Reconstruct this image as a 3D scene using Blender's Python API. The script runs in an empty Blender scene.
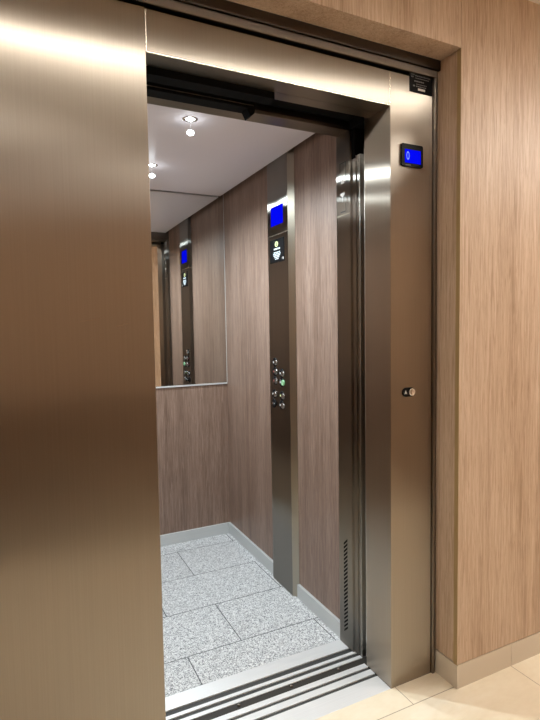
import bpy, bmesh, math
from mathutils import Matrix, Vector

scene = bpy.context.scene
COL = scene.collection

# ------------------------------------------------------------------ helpers
class MB:
    """collects shapes in world coordinates, built into ONE mesh object"""
    def __init__(s):
        s.v = []; s.f = []; s.mi = []; s.smooth = []
    def quad(s, pts, mi=0):
        b = len(s.v); s.v += [tuple(p) for p in pts]
        s.f.append(tuple(range(b, b + len(pts)))); s.mi.append(mi); s.smooth.append(False)
    def box(s, x0, x1, y0, y1, z0, z1, bev=0.0, mi=0):
        bm = bmesh.new()
        bmesh.ops.create_cube(bm, size=1.0)
        for v in bm.verts:
            v.co = Vector(((x0 + x1) / 2 + v.co.x * (x1 - x0), (y0 + y1) / 2 + v.co.y * (y1 - y0), (z0 + z1) / 2 + v.co.z * (z1 - z0)))
        if bev > 0:
            bmesh.ops.bevel(bm, geom=list(bm.edges), offset=bev, segments=2, affect='EDGES', profile=0.5)
        s.add(bm, mi)
        return s
    def add(s, bm, mi=0, smooth=False):
        bmesh.ops.recalc_face_normals(bm, faces=bm.faces)
        b = len(s.v); bm.verts.index_update()
        s.v += [tuple(v.co) for v in bm.verts]
        for f in bm.faces:
            s.f.append(tuple(b + v.index for v in f.verts)); s.mi.append(mi); s.smooth.append(smooth)
        bm.free()
    def prism(s, pts, d, mi=0):
        """polygon pts (world), extruded by vector d"""
        bm = bmesh.new()
        a = [bm.verts.new(p) for p in pts]; d = Vector(d)
        c = [bm.verts.new(Vector(p) + d) for p in pts]
        n = len(pts)
        bm.faces.new(a); bm.faces.new(c[::-1])
        for i in range(n):
            bm.faces.new((a[i], a[(i + 1) % n], c[(i + 1) % n], c[i]))
        s.add(bm, mi)
        return s
    def lathe(s, c, axis, prof, n=32, mi=0, smooth=True):
        """profile [(radius, height along axis)] revolved about axis through c"""
        ax = Vector(axis).normalized()
        t = Vector((0, 0, 1)) if abs(ax.z) < .9 else Vector((1, 0, 0))
        u = ax.cross(t).normalized(); w = ax.cross(u); c = Vector(c)
        bm = bmesh.new(); rings = []
        for r, h in prof:
            if r < 1e-6:
                rings.append([bm.verts.new(c + ax * h)])
            else:
                rings.append([bm.verts.new(c + ax * h + (u * math.cos(2 * math.pi * k / n) + w * math.sin(2 * math.pi * k / n)) * r) for k in range(n)])
        for A, B in zip(rings, rings[1:]):
            for k in range(n):
                k2 = (k + 1) % n
                if len(A) == 1 and len(B) > 1: bm.faces.new((A[0], B[k], B[k2]))
                elif len(B) == 1 and len(A) > 1: bm.faces.new((A[k], B[0], A[k2]))
                elif len(A) > 1: bm.faces.new((A[k], B[k], B[k2], A[k2]))
        s.add(bm, mi, smooth)
        return s
    def build(s, name, mats, parent=None, origin=None):
        me = bpy.data.meshes.new(name)
        if parent is not None:
            o0 = parent_world(parent)
        elif origin is not None:
            o0 = Vector(origin)
        else:
            xs = [v[0] for v in s.v]; ys = [v[1] for v in s.v]; zs = [v[2] for v in s.v]
            o0 = Vector(((min(xs) + max(xs)) / 2, (min(ys) + max(ys)) / 2, min(zs)))
        me.from_pydata([tuple(Vector(v) - o0) for v in s.v], [], s.f)
        if not isinstance(mats, (list, tuple)): mats = [mats]
        for m in mats: me.materials.append(m)
        for p, i, sm in zip(me.polygons, s.mi, s.smooth):
            p.material_index = i; p.use_smooth = sm
        me.validate(); me.update()
        o = bpy.data.objects.new(name, me); COL.objects.link(o)
        if parent is not None: o.parent = parent
        else: o.location = o0
        return o

def parent_world(o):
    v = Vector(o.location)
    while o.parent is not None:
        o = o.parent; v = v + Vector(o.location)
    return v

def thing(name, label, cat, loc, group=None):
    o = bpy.data.objects.new(name, None); COL.objects.link(o)
    o.empty_display_size = .05
    o.location = loc; o['label'] = label; o['category'] = cat
    if group: o['group'] = group
    return o

def tag(o, label, cat, group=None):
    o['label'] = label; o['category'] = cat
    if group: o['group'] = group
    return o

def struct(o, label, cat):
    o['kind'] = 'structure'; o['label'] = label; o['category'] = cat
    return o

def B(name, mats, parent, *a, **k):
    return MB().box(*a, **k).build(name, mats, parent)

# ------------------------------------------------------------------ materials
def srgb(r, g, b):
    f = lambda c: (c / 255 / 12.92) if c / 255 <= .04045 else ((c / 255 + .055) / 1.055) ** 2.4
    return (f(r), f(g), f(b), 1)

def new_mat(name):
    m = bpy.data.materials.new(name); m.use_nodes = True
    nt = m.node_tree; nt.nodes.clear()
    out = nt.nodes.new('ShaderNodeOutputMaterial'); p = nt.nodes.new('ShaderNodeBsdfPrincipled')
    nt.links.new(p.outputs[0], out.inputs[0])
    return m, nt, p

def plain(name, col, rough=.5, metal=0., emit=None, strength=0., spec=.5):
    m, nt, p = new_mat(name)
    p.inputs['Base Color'].default_value = col; p.inputs['Roughness'].default_value = rough
    p.inputs['Metallic'].default_value = metal; p.inputs['Specular IOR Level'].default_value = spec
    n = nt.nodes.new('ShaderNodeTexNoise'); n.inputs['Scale'].default_value = 35
    g = nt.nodes.new('ShaderNodeNewGeometry'); nt.links.new(g.outputs['Position'], n.inputs['Vector'])
    mr = nt.nodes.new('ShaderNodeMapRange'); mr.inputs[3].default_value = max(0, rough - .04); mr.inputs[4].default_value = min(1, rough + .04)
    nt.links.new(n.outputs[0], mr.inputs[0]); nt.links.new(mr.outputs[0], p.inputs['Roughness'])
    if emit:
        p.inputs['Emission Color'].default_value = emit; p.inputs['Emission Strength'].default_value = strength
    return m

def scaled_pos(nt, sx, sy, sz):
    g = nt.nodes.new('ShaderNodeNewGeometry'); mp = nt.nodes.new('ShaderNodeMapping')
    mp.inputs['Scale'].default_value = (sx, sy, sz)
    nt.links.new(g.outputs['Position'], mp.inputs['Vector'])
    return mp.outputs[0]

def noise(nt, vec, scale=1., detail=4., rough=.55, dist=0.):
    n = nt.nodes.new('ShaderNodeTexNoise')
    n.inputs['Scale'].default_value = scale; n.inputs['Detail'].default_value = detail
    n.inputs['Roughness'].default_value = rough; n.inputs['Distortion'].default_value = dist
    nt.links.new(vec, n.inputs['Vector'])
    return n.outputs[0]

def ramp(nt, fac, stops):
    r = nt.nodes.new('ShaderNodeValToRGB'); e = r.color_ramp.elements
    e[0].position, e[0].color = stops[0]; e[1].position, e[1].color = stops[-1]
    for pos, c in stops[1:-1]:
        x = e.new(pos); x.color = c
    nt.links.new(fac, r.inputs[0])
    return r.outputs[0]

def mixc(nt, fac, a, b, mode='MIX'):
    m = nt.nodes.new('ShaderNodeMix'); m.data_type = 'RGBA'; m.blend_type = mode
    if isinstance(fac, (int, float)): m.inputs[0].default_value = fac
    else: nt.links.new(fac, m.inputs[0])
    for s, i in ((a, 6), (b, 7)):
        if isinstance(s, tuple): m.inputs[i].default_value = s
        else: nt.links.new(s, m.inputs[i])
    return m.outputs[2]

def math_n(nt, op, a, b=None):
    m = nt.nodes.new('ShaderNodeMath'); m.operation = op
    for s, i in ((a, 0), (b, 1)):
        if s is None: continue
        if isinstance(s, (int, float)): m.inputs[i].default_value = s
        else: nt.links.new(s, m.inputs[i])
    return m.outputs[0]

def brushed(name, base, across=.35, along=.04, horizontal=False, metal=1., streak=.03):
    """steel with a vertical brush grain (or a grain along x): highlights spread far across the grain, little along it"""
    m = bpy.data.materials.new(name); m.use_nodes = True
    nt = m.node_tree; nt.nodes.clear()
    out = nt.nodes.new('ShaderNodeOutputMaterial')
    p = nt.nodes.new('ShaderNodeBsdfAnisotropic'); p.distribution = 'GGX'
    al = math.sqrt(across * along); an = 1 - math.sqrt(along / across)
    p.inputs['Roughness'].default_value = math.sqrt(al); p.inputs['Anisotropy'].default_value = an
    g = nt.nodes.new('ShaderNodeNewGeometry')
    cr = nt.nodes.new('ShaderNodeVectorMath'); cr.operation = 'CROSS_PRODUCT'      # tangent across the grain
    nt.links.new(g.outputs['Normal'], cr.inputs[0]); cr.inputs[1].default_value = (1, 0, .002) if horizontal else (0, .002, 1)
    c2 = nt.nodes.new('ShaderNodeVectorMath'); c2.operation = 'CROSS_PRODUCT'      # tangent along the grain
    nt.links.new(g.outputs['Normal'], c2.inputs[0]); nt.links.new(cr.outputs[0], c2.inputs[1])
    nt.links.new(c2.outputs[0], p.inputs['Tangent'])
    v = noise(nt, scaled_pos(nt, *((2, 420, 420) if horizontal else (420, 420, 2))), 1, 3)
    lo = tuple(c * (1 - streak) for c in base[:3]) + (1,); hi = tuple(min(1, c * (1 + streak)) for c in base[:3]) + (1,)
    col = ramp(nt, v, [(.3, lo), (.7, hi)])
    nt.links.new(col, p.inputs['Color'])
    if metal < 1:
        d = nt.nodes.new('ShaderNodeBsdfDiffuse'); nt.links.new(col, d.inputs['Color'])
        mx = nt.nodes.new('ShaderNodeMixShader'); mx.inputs[0].default_value = metal
        nt.links.new(d.outputs[0], mx.inputs[1]); nt.links.new(p.outputs[0], mx.inputs[2]); nt.links.new(mx.outputs[0], out.inputs[0])
    else:
        nt.links.new(p.outputs[0], out.inputs[0])
    return m

def wood(name, dark, mid, light, rough=.42, spec=.4):
    """laminate with straight vertical grain"""
    m, nt, p = new_mat(name)
    broad = noise(nt, scaled_pos(nt, 11, 11, .5), 1, 4, .6, .6)
    grain = noise(nt, scaled_pos(nt, 130, 130, 5), 1, 5, .65, 1.2)
    pores = noise(nt, scaled_pos(nt, 300, 300, 16), 1, 3, .55, .5)
    v = math_n(nt, 'ADD', math_n(nt, 'MULTIPLY', broad, .38), math_n(nt, 'MULTIPLY', grain, .62))
    c = ramp(nt, v, [(.34, dark), (.5, mid), (.66, light)])
    c = mixc(nt, math_n(nt, 'MULTIPLY', ramp(nt, pores, [(.56, (0, 0, 0, 1)), (.68, (1, 1, 1, 1))]), .45), c, dark)
    nt.links.new(c, p.inputs['Base Color'])
    p.inputs['Roughness'].default_value = rough; p.inputs['Specular IOR Level'].default_value = spec
    b = nt.nodes.new('ShaderNodeBump'); b.inputs['Strength'].default_value = .08; b.inputs['Distance'].default_value = .001
    nt.links.new(grain, b.inputs['Height']); nt.links.new(b.outputs[0], p.inputs['Normal'])
    return m

def tile_lines(nt, wx, wy, x0, y0, shift, mortar=.0016):
    """1 on the joints of a running bond with tile wx by wy, world x/y"""
    g = nt.nodes.new('ShaderNodeNewGeometry'); s = nt.nodes.new('ShaderNodeSeparateXYZ')
    nt.links.new(g.outputs['Position'], s.inputs[0])
    yy = math_n(nt, 'DIVIDE', math_n(nt, 'SUBTRACT', s.outputs[1], y0), wy)
    row = math_n(nt, 'FLOOR', yy)
    odd = math_n(nt, 'FLOORED_MODULO', row, 2)
    xx = math_n(nt, 'DIVIDE', math_n(nt, 'SUBTRACT', math_n(nt, 'SUBTRACT', s.outputs[0], x0), math_n(nt, 'MULTIPLY', odd, shift)), wx)
    def near(t, w):
        fr = math_n(nt, 'FRACT', t)
        d = math_n(nt, 'MINIMUM', fr, math_n(nt, 'SUBTRACT', 1, fr))
        return math_n(nt, 'LESS_THAN', math_n(nt, 'MULTIPLY', d, w), mortar)
    tid = math_n(nt, 'ADD', math_n(nt, 'MULTIPLY', row, 7.31), math_n(nt, 'MULTIPLY', math_n(nt, 'FLOOR', xx), 3.17))
    rnd = math_n(nt, 'FRACT', math_n(nt, 'MULTIPLY', math_n(nt, 'SINE', tid), 437.5))
    return math_n(nt, 'MAXIMUM', near(yy, wy), near(xx, wx)), rnd

def granite(name):
    m, nt, p = new_mat(name)
    pos = scaled_pos(nt, 1, 1, 1)
    vo = nt.nodes.new('ShaderNodeTexVoronoi'); vo.inputs['Scale'].default_value = 300
    nt.links.new(pos, vo.inputs['Vector'])
    sp = nt.nodes.new('ShaderNodeSeparateColor'); nt.links.new(vo.outputs['Color'], sp.inputs[0])
    c = ramp(nt, sp.outputs[0], [(0, srgb(58, 60, 66)), (.18, srgb(96, 99, 104)), (.34, srgb(176, 178, 181)), (.6, srgb(216, 217, 218)), (1, srgb(243, 243, 242))])
    big = noise(nt, pos, 60, 3)
    c = mixc(nt, .22, c, ramp(nt, big, [(.35, srgb(150, 152, 156)), (.65, srgb(238, 238, 238))]))
    lines, rnd = tile_lines(nt, .60, .33, -.617, .2, .24, .0022)
    c = mixc(nt, math_n(nt, 'MULTIPLY', rnd, .10), c, srgb(165, 167, 170))
    c = mixc(nt, math_n(nt, 'MULTIPLY', lines, .92), c, srgb(60, 62, 66))
    nt.links.new(c, p.inputs['Base Color'])
    p.inputs['Roughness'].default_value = .5; p.inputs['Specular IOR Level'].default_value = .3
    return m

def hall_tile(name):
    m, nt, p = new_mat(name)
    pos = scaled_pos(nt, 1, 2.2, 1)
    n = noise(nt, pos, 2.6, 5, .6, .8); n2 = noise(nt, pos, 22, 4)
    v = math_n(nt, 'ADD', math_n(nt, 'MULTIPLY', n, .75), math_n(nt, 'MULTIPLY', n2, .25))
    c = ramp(nt, v, [(.3, srgb(222, 208, 182)), (.5, srgb(232, 220, 196)), (.7, srgb(240, 231, 212))])
    lines, rnd = tile_lines(nt, .96, .48, .018, -.1, .48, .0016)
    c = mixc(nt, math_n(nt, 'MULTIPLY', lines, .75), c, srgb(135, 115, 88))
    nt.links.new(c, p.inputs['Base Color'])
    p.inputs['Roughness'].default_value = .3
    return m

M = {}
M['steel'] = brushed('brushed_steel', (.43, .378, .318, 1), .5, .026)
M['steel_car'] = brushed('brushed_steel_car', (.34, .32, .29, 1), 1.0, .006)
M['steel_side'] = brushed('bronze_steel_edge', (.52, .47, .38, 1), .5, .1)
M['steel_band'] = brushed('dark_band_steel', (.085, .072, .06, 1), .2, .1, True)
M['steel_dark'] = brushed('dark_bronze_steel', (.22, .19, .16, 1), .2, .08)
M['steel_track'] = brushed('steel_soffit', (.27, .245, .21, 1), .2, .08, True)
M['alu'] = brushed('sill_aluminium', (.80, .81, .82, 1), .3, .12, True, .35)
M['chrome'] = plain('polished_chrome', (.8, .79, .77, 1), .12, 1)
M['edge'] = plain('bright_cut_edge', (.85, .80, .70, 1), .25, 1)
M['black'] = plain('black_plastic', (.006, .006, .007, 1), .35, spec=.1)
M['void'] = plain('black_parts_and_gaps', (.004, .004, .004, 1), .8, spec=.1)  # matte black; in gaps, recess and slots it paints their darkness
M['groove'] = plain('dark_groove', (.035, .035, .034, 1), .6)
M['bracket'] = plain('brown_black_steel', (.03, .025, .02, 1), .6, .2)
M['wood_hall'] = wood('oak_laminate_hall', srgb(156, 129, 104), srgb(191, 166, 143), srgb(211, 190, 169))
M['wood_car'] = wood('walnut_laminate_car', srgb(103, 81, 68), srgb(135, 111, 97), srgb(162, 138, 123), .4)
M['wood_edge'] = wood('oak_edge_band', srgb(150, 125, 85), srgb(165, 140, 97), srgb(178, 154, 112))
M['dark_block'] = wood('dark_block_wood', srgb(38, 27, 20), srgb(52, 38, 29), srgb(64, 48, 37))  # wood of the added dark block
M['granite'] = granite('speckled_granite')
M['tile'] = hall_tile('beige_hall_tile')
M['skirt_tile'] = plain('greige_tile', srgb(208, 197, 180), .35)
M['skirt_car'] = brushed('skirting_steel', (.68, .70, .70, 1), .3, .12, True, .4)
M['ceil_car'] = plain('car_ceiling_grey', srgb(236, 230, 235), .38, 0, spec=.4)
M['ceil_hall'] = plain('hall_ceiling_white', srgb(225, 220, 212), .8)
M['mirror'] = plain('mirror_glass', (.80, .82, .81, 1), .06, 1)
M['mirror'].node_tree.nodes['Principled BSDF'].inputs['Roughness'].default_value = 0.0
for l in list(M['mirror'].node_tree.links):
    if l.to_socket.name == 'Roughness': M['mirror'].node_tree.links.remove(l)
M['blue'] = plain('blue_lit_screen', (.0, .0, .01, 1), .5, emit=(.001, .003, .9, 1), strength=1.0, spec=0)
M['blue_light'] = plain('pale_blue_lit_digit', (.05, .08, .3, 1), .3, emit=(.08, .2, 1, 1), strength=1.0)
M['white_lit'] = plain('white_lit_text', (.6, .65, .7, 1), .4, emit=(.55, .75, .85, 1), strength=.7)
M['yellow_lit'] = plain('yellow_green_lit_icon', (.5, .55, .3, 1), .4, emit=(.55, .65, .25, 1), strength=.7)
M['green_lit'] = plain('green_lit_button', (.25, .42, .27, 1), .3, emit=(.08, .6, .14, 1), strength=.2)
M['white'] = plain('white_print', (.75, .73, .7, 1), .5)
M['grey_print'] = plain('grey_print', (.16, .16, .16, 1), .5)
M['button_steel'] = plain('button_steel', (.42, .41, .40, 1), .28, 1)
M['red'] = plain('red_print', (.35, .1, .08, 1), .4)
M['led_cool'] = plain('cool_led_lens', (.9, .9, .9, 1), .3, emit=(.86, .96, 1, 1), strength=7)
M['led_bulb'] = plain('cool_led_bulb', (.9, .9, .9, 1), .3, emit=(.88, .96, 1, 1), strength=20)
M['fill_warm'] = plain('warm_fill_glow', (.9, .9, .9, 1), .4, emit=(1, .965, .90, 1), strength=14)  # glow of the two added fill panels
M['led_slot'] = plain('warm_led_slot', (.9, .9, .9, 1), .4, emit=(1, .965, .90, 1), strength=21)
M['trim_white'] = plain('white_lamp_trim', (.75, .75, .76, 1), .4)

# ------------------------------------------------------------------ hall
YW = -.114          # face of the wood wall
XW = .2117          # right side of the recess the lift front stands in
ZS = 2.284          # soffit of the recess
ZC = 2.522          # hall ceiling
XL = -2.15
HX0, HX1, HY0 = -3.6, 3.2, -2.05

o = MB(); o.box(HX0, HX1, HY0, YW, -.06, 0); o.box(XL, XW, YW, 0, -.06, 0)
struct(o.build('floor', M['tile']), 'beige stone tile floor of the hall in front of the elevator', 'floor')
LA0, LA1, LB0, LB1, LD = -1.65, .85, -.955, -.835, .03       # slot of the linear light
c = MB()
c.box(HX0, HX1, HY0, LB0, ZC, ZC + .05); c.box(HX0, HX1, LB1, YW + .3, ZC, ZC + .05)
c.box(HX0, LA0, LB0, LB1, ZC, ZC + .05); c.box(LA1, HX1, LB0, LB1, ZC, ZC + .05)
struct(c.build('ceiling', M['ceil_hall']), 'white ceiling of the hall above the wood wall', 'ceiling')
HB = .0895
w = MB()
w.box(XW + .0004, HX1, YW, YW + .018, HB + .004, ZC)            # tall right-hand panel
w.box(XW + .002, XW + .02, YW + .0185, .03, HB + .004, ZS)      # reveal beside the jamb
struct(w.build('wall_front', M['wood_hall']), 'tall oak laminate wall panel right of the elevator', 'wall')
w = MB()
w.box(HX0, XW - .0012, YW, YW + .018, ZS, ZC)                   # panel over the lift
struct(w.build('wall_front', M['wood_hall']), 'oak laminate wall panel above the elevator recess', 'wall')
struct(MB().box(XL, XW + .02, YW + .0181, -.019, ZS, ZS + .018).build('trim_3', M['wood_hall']), 'oak laminate soffit of the recess above the elevator', 'trim')
w = MB(); w.box(HX0, XL, YW, YW + .018, HB + .004, ZS - .001); w.box(XL - .02, XL, YW + .0185, .03, HB + .004, ZS - .001)
struct(w.build('wall_front', M['wood_hall']), 'oak laminate wall panel left of the elevator', 'wall')
MBe = MB().box(XW - .0006, XW + .0004, YW + .0006, YW + .0178, HB + .004, ZS - .001)
struct(MBe.build('trim_1', M['wood_edge']), 'olive brown edge band on the corner of the oak wall panel', 'trim')
b = MB(); b.box(XW - .0005, .4985, YW - .001, YW + .02, 0, HB); b.box(.5005, HX1, YW - .001, YW + .02, 0, HB)
b.box(XW - .0005, XW + .02, YW + .0205, .02, 0, HB)
struct(b.build('baseboard_front', M['skirt_tile']), 'greige tile skirting under the oak wall right of the elevator', 'baseboard')
struct(MB().box(XW + .001, HX1, YW + .003, YW + .017, HB, HB + .004).build('trim_2', M['wood_edge']), 'thin dark joint between oak panel and tile skirting', 'trim')
struct(MB().box(HX0, HX1, HY0 - .05, HY0, 0, ZC).build('wall_rear', M['wood_hall']), 'oak laminate wall across the hall from the elevator', 'wall')
struct(MB().box(HX0 - .05, HX0, HY0, YW + .018, 0, ZC).build('wall_left', M['wood_hall']), 'oak wall closing the hall on the left', 'wall')
struct(MB().box(HX1, HX1 + .05, HY0, YW + .018, 0, ZC).build('wall_right', M['wood_hall']), 'oak wall closing the hall on the right', 'wall')

t = thing('reflection_block', 'added unseen dark block that darkens the reflection in the left steel panel', 'reflection_block', (-1.2, -1.9, 0))  # added out of view to put a dark band into the steel reflection
B('body', M['dark_block'], t, -2.2, -.35, HY0 + .002, -1.78, .06, .86, bev=.003)
B('top', M['dark_block'], t, -2.22, -.33, HY0 + .002, -1.76, .8605, .90, bev=.004)
B('plinth', M['void'], t, -2.15, -.40, HY0 + .002, -1.82, 0, .0595)
# linear ceiling light of the hall
t = thing('hall_light', 'long linear warm light in the hall ceiling in front of the elevator', 'lamp', (-.4, -.93, ZC))
B('housing', M['trim_white'], t, LA0 + .001, LA1 - .001, LB0 + .001, LB1 - .001, ZC + LD + .006, ZC + .05)
B('diffuser', M['led_slot'], t, LA0 + .004, LA1 - .004, LB0 + .004, LB1 - .004, ZC + LD, ZC + LD + .0058)

t = thing('hall_light', 'added unseen warm fill panel under the hall ceiling beyond the right of the elevator', 'lamp', (2.2, -1.1, ZC))  # added fill panel, out of view, brightens the right-hand hall wall
B('housing', M['trim_white'], t, 1.1, 3.0, -1.45, -.85, ZC - .012, ZC)
B('diffuser', M['fill_warm'], t, 1.12, 2.98, -1.43, -.87, ZC - .016, ZC - .0121)
t = thing('hall_light', 'added unseen warm fill panel under the hall ceiling beyond the left of the elevator', 'lamp', (-2.8, -1.1, ZC))  # second added fill panel, out of view, for the left of the hall
B('housing', M['trim_white'], t, -3.4, -2.4, -1.3, -.9, ZC - .012, ZC)
B('diffuser', M['fill_warm'], t, -3.38, -2.42, -1.28, -.92, ZC - .016, ZC - .0121)

# ------------------------------------------------------------------ lift front (steel surround)
W = .8408; ZH = 2.10; ZT = 2.215; RD = .15
t = thing('elevator_front', 'brushed steel elevator surround with wide left panel, header and right jamb', 'elevator', (-W / 2, .07, 0))
side = B('side_panel', M['steel'], t, -2.08, -W - .0012, -.004, RD, 0, ZT, bev=.0012)
h = MB()
h.box(-W, -.001, 0, .068, ZH, ZT, bev=.001)
hd = h.build('header', M['steel'], t)
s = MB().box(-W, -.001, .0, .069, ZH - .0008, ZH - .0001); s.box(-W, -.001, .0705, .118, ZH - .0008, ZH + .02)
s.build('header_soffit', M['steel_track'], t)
j = MB(); j.box(0.0, .1785, 0, RD, 0, ZT, bev=.0012); j.box(.1797, .1905, .001, .06, 0, ZT, bev=.0008)
j.build('jamb', M['steel'], t)
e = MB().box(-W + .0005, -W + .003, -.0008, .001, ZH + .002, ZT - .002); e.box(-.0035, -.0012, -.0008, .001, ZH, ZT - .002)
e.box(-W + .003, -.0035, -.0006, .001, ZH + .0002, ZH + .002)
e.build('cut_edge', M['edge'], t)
tr = MB()
tr.box(.192, .2045, -.010, .03, 0, ZT + .035, bev=.003)
tr.box(.2048, .2110, -.004, .03, 0, ZT + .035)
tr.box(-2.09, .2045, -.012, .03, ZT + .009, ZT + .035, bev=.003)
tr.box(-2.10, -2.085, -.010, .03, 0, ZT + .035, bev=.003)
tr.build('edge_trim', M['steel_dark'], t)
g = MB().box(-2.1, .21, .012, .05, ZT - .02, ZT + .02); g.box(.18, .2117, .02, .05, 0, ZT)
g.build('shadow_gap', M['void'], t)
B('upper_band', M['steel_band'], t, -2.14, .2112, -.0185, .011, ZT + .0352, ZS - .0005)

for (x0, z0), (x1, z1) in (((-1.037, 1.366), (-1.004, 1.370)), ((-1.002, 1.3705), (-.985, 1.3745)), ((-.945, 1.352), (-.910, 1.360))):
    sc = MB(); sc.prism([(x0, -.0041, z0), (x1, -.0041, z1 - .0002), (x1, -.0041, z1 + .0003), (x0, -.0041, z0 + .0005)], (0, -.0002, 0)); sc.build('scratch', M['edge'], side)

# ---- floor indicator, call button, notice on the right jamb
def rrect(y, x0, x1, z0, z1, r, n=5):
    pts = []
    for cx, cz, a in ((x1 - r, z1 - r, 0), (x0 + r, z1 - r, 90), (x0 + r, z0 + r, 180), (x1 - r, z0 + r, 270)):
        for k in range(n + 1):
            q = math.radians(a + 90 * k / n); pts.append((cx + r * math.cos(q), y, cz + r * math.sin(q)))
    return pts
t = thing('floor_indicator', 'black framed blue floor display reading 0 on the right steel jamb', 'display', (.092, 0, 1.904))
MB().prism(rrect(0, .044, .141, 1.902, 1.979, .006), (0, -.007, 0)).build('housing', M['black'], t)
B('screen', M['blue'], t, .058, .129, -.0082, -.0066, 1.9135, 1.9595)
z = MB(); N = 24
for k in range(N):
    a0, a1 = 2 * math.pi * k / N, 2 * math.pi * (k + 1) / N
    P = lambda a, rx, rz: (.0705 + rx * math.cos(a), -.0084, 1.9375 + rz * math.sin(a))
    z.prism([P(a0, .0042, .0105), P(a1, .0042, .0105), P(a1, .0068, .0145), P(a0, .0068, .0145)], (0, -.0004, 0))
z.build('digit', M['blue_light'], t)
B('maker_mark', M['grey_print'], t, .06, .085, -.0074, -.0069, 1.9055, 1.9085)

t = thing('call_button', 'small black call plate with white arrow and round steel button', 'button', (.078, 0, 1.08))
p = []
for cx, a in ((.091, -90), (.067, 90)):
    for k in range(13):
        q = math.radians(a + 180 * k / 12); p.append((cx + .0165 * math.cos(q), 0, 1.10 + .0165 * math.sin(q)))
MB().prism(p, (0, -.004, 0)).build('plate', M['black'], t)
MB().lathe((.0925, -.004, 1.10), (0, -1, 0), [(.0142, 0), (.0142, .004), (.012, .006), (.010, .005), (0, .0045)]).build('cap', M['chrome'], t)
a = MB().prism([(.059, -.004, 1.094), (.0635, -.004, 1.094), (.065, -.004, 1.098), (.0665, -.004, 1.094), (.071, -.004, 1.094), (.065, -.004, 1.108)], (0, -.0006, 0))
a.build('arrow', M['white'], t)

t = thing('notice_sign', 'small black notice plate at the top of the right steel jamb', 'sign', (.135, 0, 2.165))
B('plate', M['black'], t, .083, .187, -.0035, -.0002, 2.163, 2.2325, bev=.0008)
MB().box(.12, .152, -.0042, -.0034, 2.1705, 2.1775).build('white_bar', M['white'], t)
tx = MB()
import random
random.seed(4)
for zz, x0, x1, hh in ((2.2225, .09, .104, .005), (2.214, .09, .102, .004), (2.219, .108, .178, .0026), (2.211, .108, .172, .0022), (2.2005, .103, .15, .0042), (2.191, .112, .16, .0022), (2.184, .098, .106, .005), (2.1835, .111, .158, .0034)):
    x = x0
    while x < x1 - .002:
        wd = min(random.uniform(.003, .008), x1 - x); tx.box(x, x + wd, -.004, -.0034, zz - hh / 2, zz + hh / 2); x += wd + .0016
tx.build('small_print', M['grey_print'], t)

# ------------------------------------------------------------------ door heads
t = thing('door_track', 'black landing door track with end stop under the steel header', 'track', (-.64, .13, 2.06))
tk = MB().box(-.8395, -.412, .07, .119, 2.077, ZH - .0012)
tk.build('front_rail', M['void'], t)
B('back_rail', M['void'], t, -.8395, -.445, .150, .200, 2.070, 2.13)
B('lip', M['steel_track'], t, -.8395, -.45, .1485, .1499, 2.079, 2.0815)
MB().prism([(-.475, .150, 2.0698), (-.445, .150, 2.0698), (-.447, .150, 2.056), (-.462, .150, 2.045)], (0, .045, 0)).build('end_stop', M['void'], t)
cv = MB().box(-.8395, -.002, .12, .246, 2.135, 2.16); cv.box(-.002, .08, .1505, .2415, 2.102, 2.16); cv.build('cavity', M['void'], t)  # black filler, darkness of the door head void put into colour

t = thing('car_door_header', 'dark steel header over the car entrance in front of the ceiling', 'header', (-.54, .29, 2.1015))
hh = MB().box(-1.08, .08, .252, .326, 2.1015, 2.115, bev=.001); hh.build('lower_rail', M['steel_track'], t)
B('upper_rail', M['steel_dark'], t, -1.08, .08, .2525, .335, 2.1152, 2.2)

# ------------------------------------------------------------------ sills
def sill(name, label, strips, grooves, x0, x1, mid):
    t = thing(name, label, 'sill', (mid[0], mid[1], -.03))
    for a, bb in strips: B('sill_strip', M['alu'], t, x0, x1, a, bb, -.02, 0, bev=.0008)
    g = MB()
    for a, bb in grooves: g.box(x0, x1, a - .002, bb + .002, -.024, -.0045)
    g.build('groove', M['groove'], t)
    return t
sill('car_sill', 'grooved aluminium car sill along the granite floor', [(.2735, .3425), (.232, .2475), (.196, .2135)], [(.2475, .2735), (.2135, .232)], -1.08, .014, (-.5, .27))
sill('landing_sill', 'grooved aluminium landing sill along the beige hall floor', [(.1385, .163), (.0955, .1245), (0.0005, .0805)], [(.1245, .1385), (.0805, .0955)], -W, -.0005, (-.42, .08))
t = thing('sill_bracket', 'dark steel strip with bolts in the gap between both sills', 'bracket', (-.42, .18, -.03))
B('strip', M['bracket'], t, -1.08, .03, .163, .196, -.03, -.003)
for bx in (-.745, -.534, -.322, -.11):
    MB().lathe((bx, .184, -.003), (0, 0, 1), [(.0065, 0), (.0065, .004), (.005, .006), (0, .0065)], 12).build('bolt', M['void'] if bx < -.6 else M['steel_dark'], t)

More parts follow.
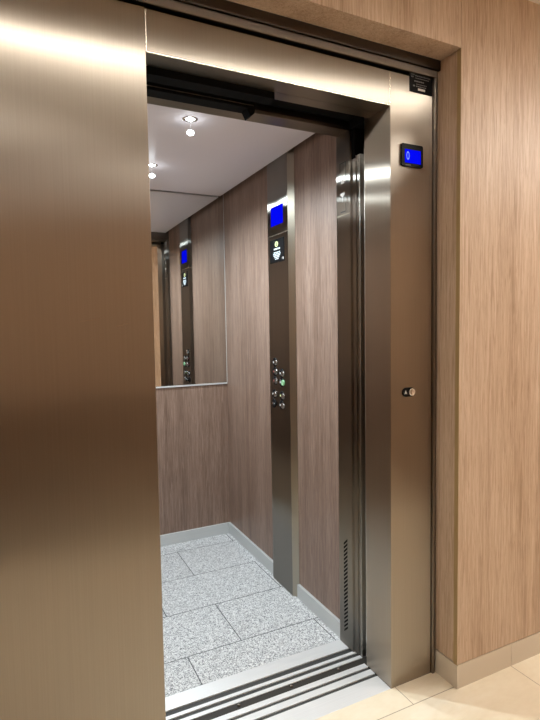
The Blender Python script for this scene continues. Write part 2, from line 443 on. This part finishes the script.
# ------------------------------------------------------------------ car entrance post (right)
t = thing('car_door_post', 'narrow steel entrance post with a column of slanted vent slots', 'post', (.03, .27, 0))
MB().box(0, .08, .242, .338, 0, 2.101, bev=.0012).build('post', M['steel_car'], t)
v = MB(); nsl = 23
for k in range(nsl):
    zc = .075 + (.448 - .075) * k / (nsl - 1)
    v.prism([(0, .302, zc - .0165), (0, .277, zc + .0075), (0, .277, zc + .0165), (0, .302, zc - .0075)], (-.0012, 0, 0))
v.build('vent_slots', M['void'], t)
B('inner_strip', M['steel_car'], t, .0155, .07, .199, .2155, 0, 2.0)
B('side_strip', M['steel_car'], t, .0105, .07, .2195, .2405, 0, 2.0)
B('recess', M['void'], t, .045, .08, .152, .2415, 0, 2.1)  # black lining paints the dark of the door gap
B('light_barrier', M['void'], t, .0065, .05, .2200, .2412, 1.99, 2.1)
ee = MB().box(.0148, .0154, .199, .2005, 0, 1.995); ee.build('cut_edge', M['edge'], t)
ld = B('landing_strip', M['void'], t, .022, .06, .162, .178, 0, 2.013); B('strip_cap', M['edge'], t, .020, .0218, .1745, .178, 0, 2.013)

t = thing('direction_indicator', 'glossy steel plate with up and down arrows on the entrance post', 'indicator', (-.001, .29, 1.787))
B('plate', M['steel_car'], t, -.0016, -.0001, .262, .318, 1.789, 1.996, bev=.0003)
a = MB()
a.prism([(-.0017, .303, 1.908), (-.0017, .279, 1.908), (-.0017, .291, 1.94)], (-.0006, 0, 0))
a.build('up_arrow', M['white'], t)
a = MB(); a.prism([(-.0017, .306, 1.872), (-.0017, .276, 1.872), (-.0017, .276, 1.864), (-.0017, .2865, 1.858), (-.0017, .291, 1.834), (-.0017, .2955, 1.858), (-.0017, .306, 1.864)], (-.0006, 0, 0))
a.build('down_arrow', M['white'], t)
for y0, y1, z0, z1 in ((.2695, .272, 1.93, 1.990), (.272, .31, 1.9875, 1.990), (.3075, .310, 1.955, 1.9875), (.2695, .272, 1.795, 1.83), (.272, .306, 1.795, 1.8)):
    B('outline', M['groove'], t, -.0021, -.0016, y0, y1, z0, z1)
B('lower_seam', M['steel_side'], t, -.0012, -.0001, .245, .335, 1.783, 1.787)

# ------------------------------------------------------------------ car
CX0, CX1, CY0, CY1, CZ = -1.08, .02, .3435, 1.656, 2.169
struct(MB().box(CX0, CX1, CY0, CY1, -.06, -.0005).build('floor', M['granite']), 'speckled grey granite tile floor inside the elevator car', 'floor')
struct(MB().box(CX1, CX1 + .03, .338, CY1 + .02, 0, 2.3).build('wall_right', M['wood_car']), 'brown wood laminate right wall inside the elevator car', 'wall')
struct(MB().box(CX0 - .03, CX0, .335, CY1 + .02, 0, 2.3).build('wall_left', M['wood_car']), 'brown wood laminate left wall inside the elevator car', 'wall')
struct(MB().box(CX0, CX1, CY1 + .001, CY1 + .02, 0, 2.3).build('wall_back', M['wood_car']), 'brown wood laminate back wall under the mirror', 'wall')
struct(MB().box(CX0 - .03, CX1 + .03, .335, CY1 + .03, 2.26, 2.3).build('ceiling', M['void']), 'dark roof above the elevator car ceiling panel', 'ceiling')
struct(MB().box(CX0 + .02, -.008, .336, CY1 - .022, CZ, CZ + .03, bev=.001).build('ceiling', M['ceil_car']), 'pale grey ceiling panel of the elevator car with dark edge gaps', 'ceiling')
HK = .068
k = MB().box(.006, CX1, .339, .7235, 0, HK); k.box(.006, CX1, .9695, CY1, 0, HK)
struct(k.build('baseboard_right', M['skirt_car']), 'steel skirting along the right car wall', 'baseboard')
struct(MB().box(CX0 + .013, .0058, CY1 - .012, CY1 + .001, 0, HK).build('baseboard_back', M['skirt_car']), 'steel skirting along the car back wall', 'baseboard')
struct(MB().box(CX0, CX0 + .012, .34, CY1, 0, HK).build('baseboard_left', M['skirt_car']), 'steel skirting along the left car wall', 'baseboard')
t = thing('wall_mirror', 'large mirror over the wood on the car back wall', 'mirror', (-.53, CY1, .985))
B('glass', M['mirror'], t, CX0 + .001, CX1 - .003, CY1 - .005, CY1, .994, 2.25)
B('lower_trim', M['skirt_car'], t, CX0 + .001, CX1 - .001, CY1 - .007, CY1, .984, .9938)
B('side_trim', M['skirt_car'], t, CX1 - .0028, CX1 - .0005, CY1 - .0065, CY1, .994, 2.2)

# doors slid open behind the left panel
struct(MB().box(-1.55, -.852, .155, .185, .002, 2.075).build('door_1', M['steel']), 'steel landing door slid open behind the left panel', 'door')
struct(MB().box(-1.55, -.852, .204, .24, .002, 2.075).build('door_2', M['steel_car']), 'steel car door slid open behind the left panel', 'door')

# ---- control panel column
PX = -.006; PY0, PY1 = .75, .9675
t = thing('control_panel', 'full height steel control column with screens and round buttons', 'control panel', (.007, .86, 0))
B('lower_plate', M['steel_car'], t, PX, CX1 - .001, PY0, PY1, 0.0005, 1.803, bev=.001)
B('upper_plate', M['steel_car'], t, PX, CX1 - .001, PY0, PY1, 1.8055, 2.22, bev=.001)
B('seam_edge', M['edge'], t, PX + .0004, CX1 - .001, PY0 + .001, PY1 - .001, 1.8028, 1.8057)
MB().prism([(PX + .001, PY0 - .0003, .0005), (CX1 - .001, PY0 - .0003, .0005), (CX1 - .001, PY0 - .026, .0005)], (0, 0, 2.2)).build('side_return', M['steel_side'], t)
s = B('blue_screen', M['blue'], t, PX - .001, PX, .797, .927, 1.851, 1.945)
s = B('info_screen', M['black'], t, PX - .002, PX, .786, .941, 1.667, 1.782, bev=.0006)
def yz(cy, cz, ry, rz, ri, n=20):
    m = MB()
    for k in range(n):
        a0, a1 = 2 * math.pi * k / n, 2 * math.pi * (k + 1) / n
        P = lambda a, f: (PX - .0021, cy + f * ry * math.cos(a), cz + f * rz * math.sin(a))
        m.prism([P(a0, ri), P(a1, ri), P(a1, 1), P(a0, 1)], (-.0005, 0, 0))
    return m
ic = yz(.866, 1.757, .018, .0135, .6); ic.box(PX - .0026, PX - .0021, .852, .88, 1.755, 1.760); ic.build('round_icon', M['yellow_lit'], s)
l = MB(); random.seed(7)
for zc, half, hgt in ((1.7335, .035, .0075), (1.7165, .036, .0045), (1.7085, .04, .0045), (1.7005, .034, .0045), (1.6925, .026, .0045), (1.684, .018, .004)):
    y = .864 - half
    while y < .864 + half - .004:
        wd = min(random.uniform(.010, .022), .864 + half - y); l.box(PX - .0026, PX - .0021, y, y + wd, zc - hgt / 2, zc + hgt / 2); y += wd + .004
l.build('text_lines', M['white_lit'], s)
MB().box(PX - .0026, PX - .0021, .793, .799, 1.675, 1.687).build('white_mark', M['white'], s)
for yb, zb, kind in ((.893, 1.164, ''), (.893, 1.116, 'red'), (.819, 1.112, ''), (.893, 1.069, 'red'), (.819, 1.067, 'green'), (.905, 1.0, 'white'), (.819, .999, 'yellow'), (.908, .950, 'key'), (.823, .951, '')):
    r = .0205
    bt = MB().lathe((PX, yb + .014, zb), (-1, 0, 0), [(r + .003, 0), (r + .003, .0025), (r, .004), (0, .004)], 28).build('button', M['black'], t)
    capm = M['green_lit'] if kind == 'green' else (M['black'] if kind == 'key' else M['button_steel'])
    MB().lathe((PX - .003, yb - .009, zb), (-1, 0, 0), [(.014, 0), (.014, .006), (.0125, .0075), (.010, .007), (0, .0068)], 28).build('cap', capm, bt)
    mk = {'red': M['red'], 'white': M['white'], 'yellow': M['yellow_lit'], 'key': M['chrome']}.get(kind, M['white'])
    MB().box(PX - .0046, PX - .0039, yb + .020, yb + .027, zb - .005, zb + .005).build('mark', mk, bt)
    if kind == 'key':
        MB().lathe((PX - .010, yb - .006, zb), (-1, 0, 0), [(.006, 0), (.006, .002), (0, .002)], 16).build('keyhole', M['grey_print'], bt)

# ---- downlights in the car ceiling
for x, y, lab in ((-.54, .556, 'round recessed downlight in the car ceiling, nearer the entrance'), (-.544, 1.184, 'round recessed downlight in the car ceiling, nearer the mirror')):
    t = thing('downlight', lab, 'lamp', (x, y, CZ), 'car ceiling downlights')
    MB().lathe((x, y, CZ), (0, 0, -1), [(.030, 0), (.030, .002), (.024, .0035), (.019, .0015), (.019, 0)], 32).build('trim_ring', M['chrome'], t)
    MB().lathe((x, y, CZ), (0, 0, -1), [(.0185, 0), (.0185, .0012), (0, .0016)], 32).build('lens', M['led_cool'], t)
    MB().lathe((x, y, CZ - .0014), (0, 0, -1), [(.0008, 0), (.0008, .046)], 12).build('stem', M['ceil_car'], t)
    MB().lathe((x, y, CZ - .045), (0, 0, -1), [(0, 0), (.010, .001), (.014, .006), (.014, .011), (.009, .016), (0, .018)], 24).build('bulb', M['led_bulb'], t)
    L = bpy.data.lights.new('downlight_beam', 'SPOT'); L.energy = 70; L.color = (.83, .945, 1); L.spot_size = math.radians(170); L.spot_blend = 1.0; L.shadow_soft_size = .012
    lo = bpy.data.objects.new('downlight_beam', L); COL.objects.link(lo); lo.location = (0, 0, -.072); lo.parent = t

# ------------------------------------------------------------------ camera, world, view
cam = bpy.data.cameras.new('camera'); co = bpy.data.objects.new('camera', cam); COL.objects.link(co)
R = Matrix(((.897726, .042158, -.438532), (-.440258, .049424, -.89651), (-.016121, .997888, .062929)))
co.matrix_world = Matrix.Translation((-1.1893, -1.4543, 1.3424)) @ R.to_4x4()
cam.sensor_fit = 'AUTO'; cam.sensor_width = 36; cam.lens = 36 * 515.42 / 720; cam.clip_start = .02
scene.camera = co
wd = bpy.data.worlds.new('world'); scene.world = wd; wd.use_nodes = True
wd.node_tree.nodes['Background'].inputs[0].default_value = (.9, .85, .8, 1)
wd.node_tree.nodes['Background'].inputs[1].default_value = 0.05
vs = scene.view_settings
scene.display_settings.display_device = 'sRGB'
vs.view_transform = 'Standard'; vs.look = 'None'; vs.gamma = 1; vs.use_curve_mapping = False; vs.exposure = 0.0
scene.cycles.use_denoising = True
scene.cycles.max_bounces = 10; scene.cycles.glossy_bounces = 6; scene.cycles.diffuse_bounces = 6
scene.cycles.sample_clamp_indirect = 8
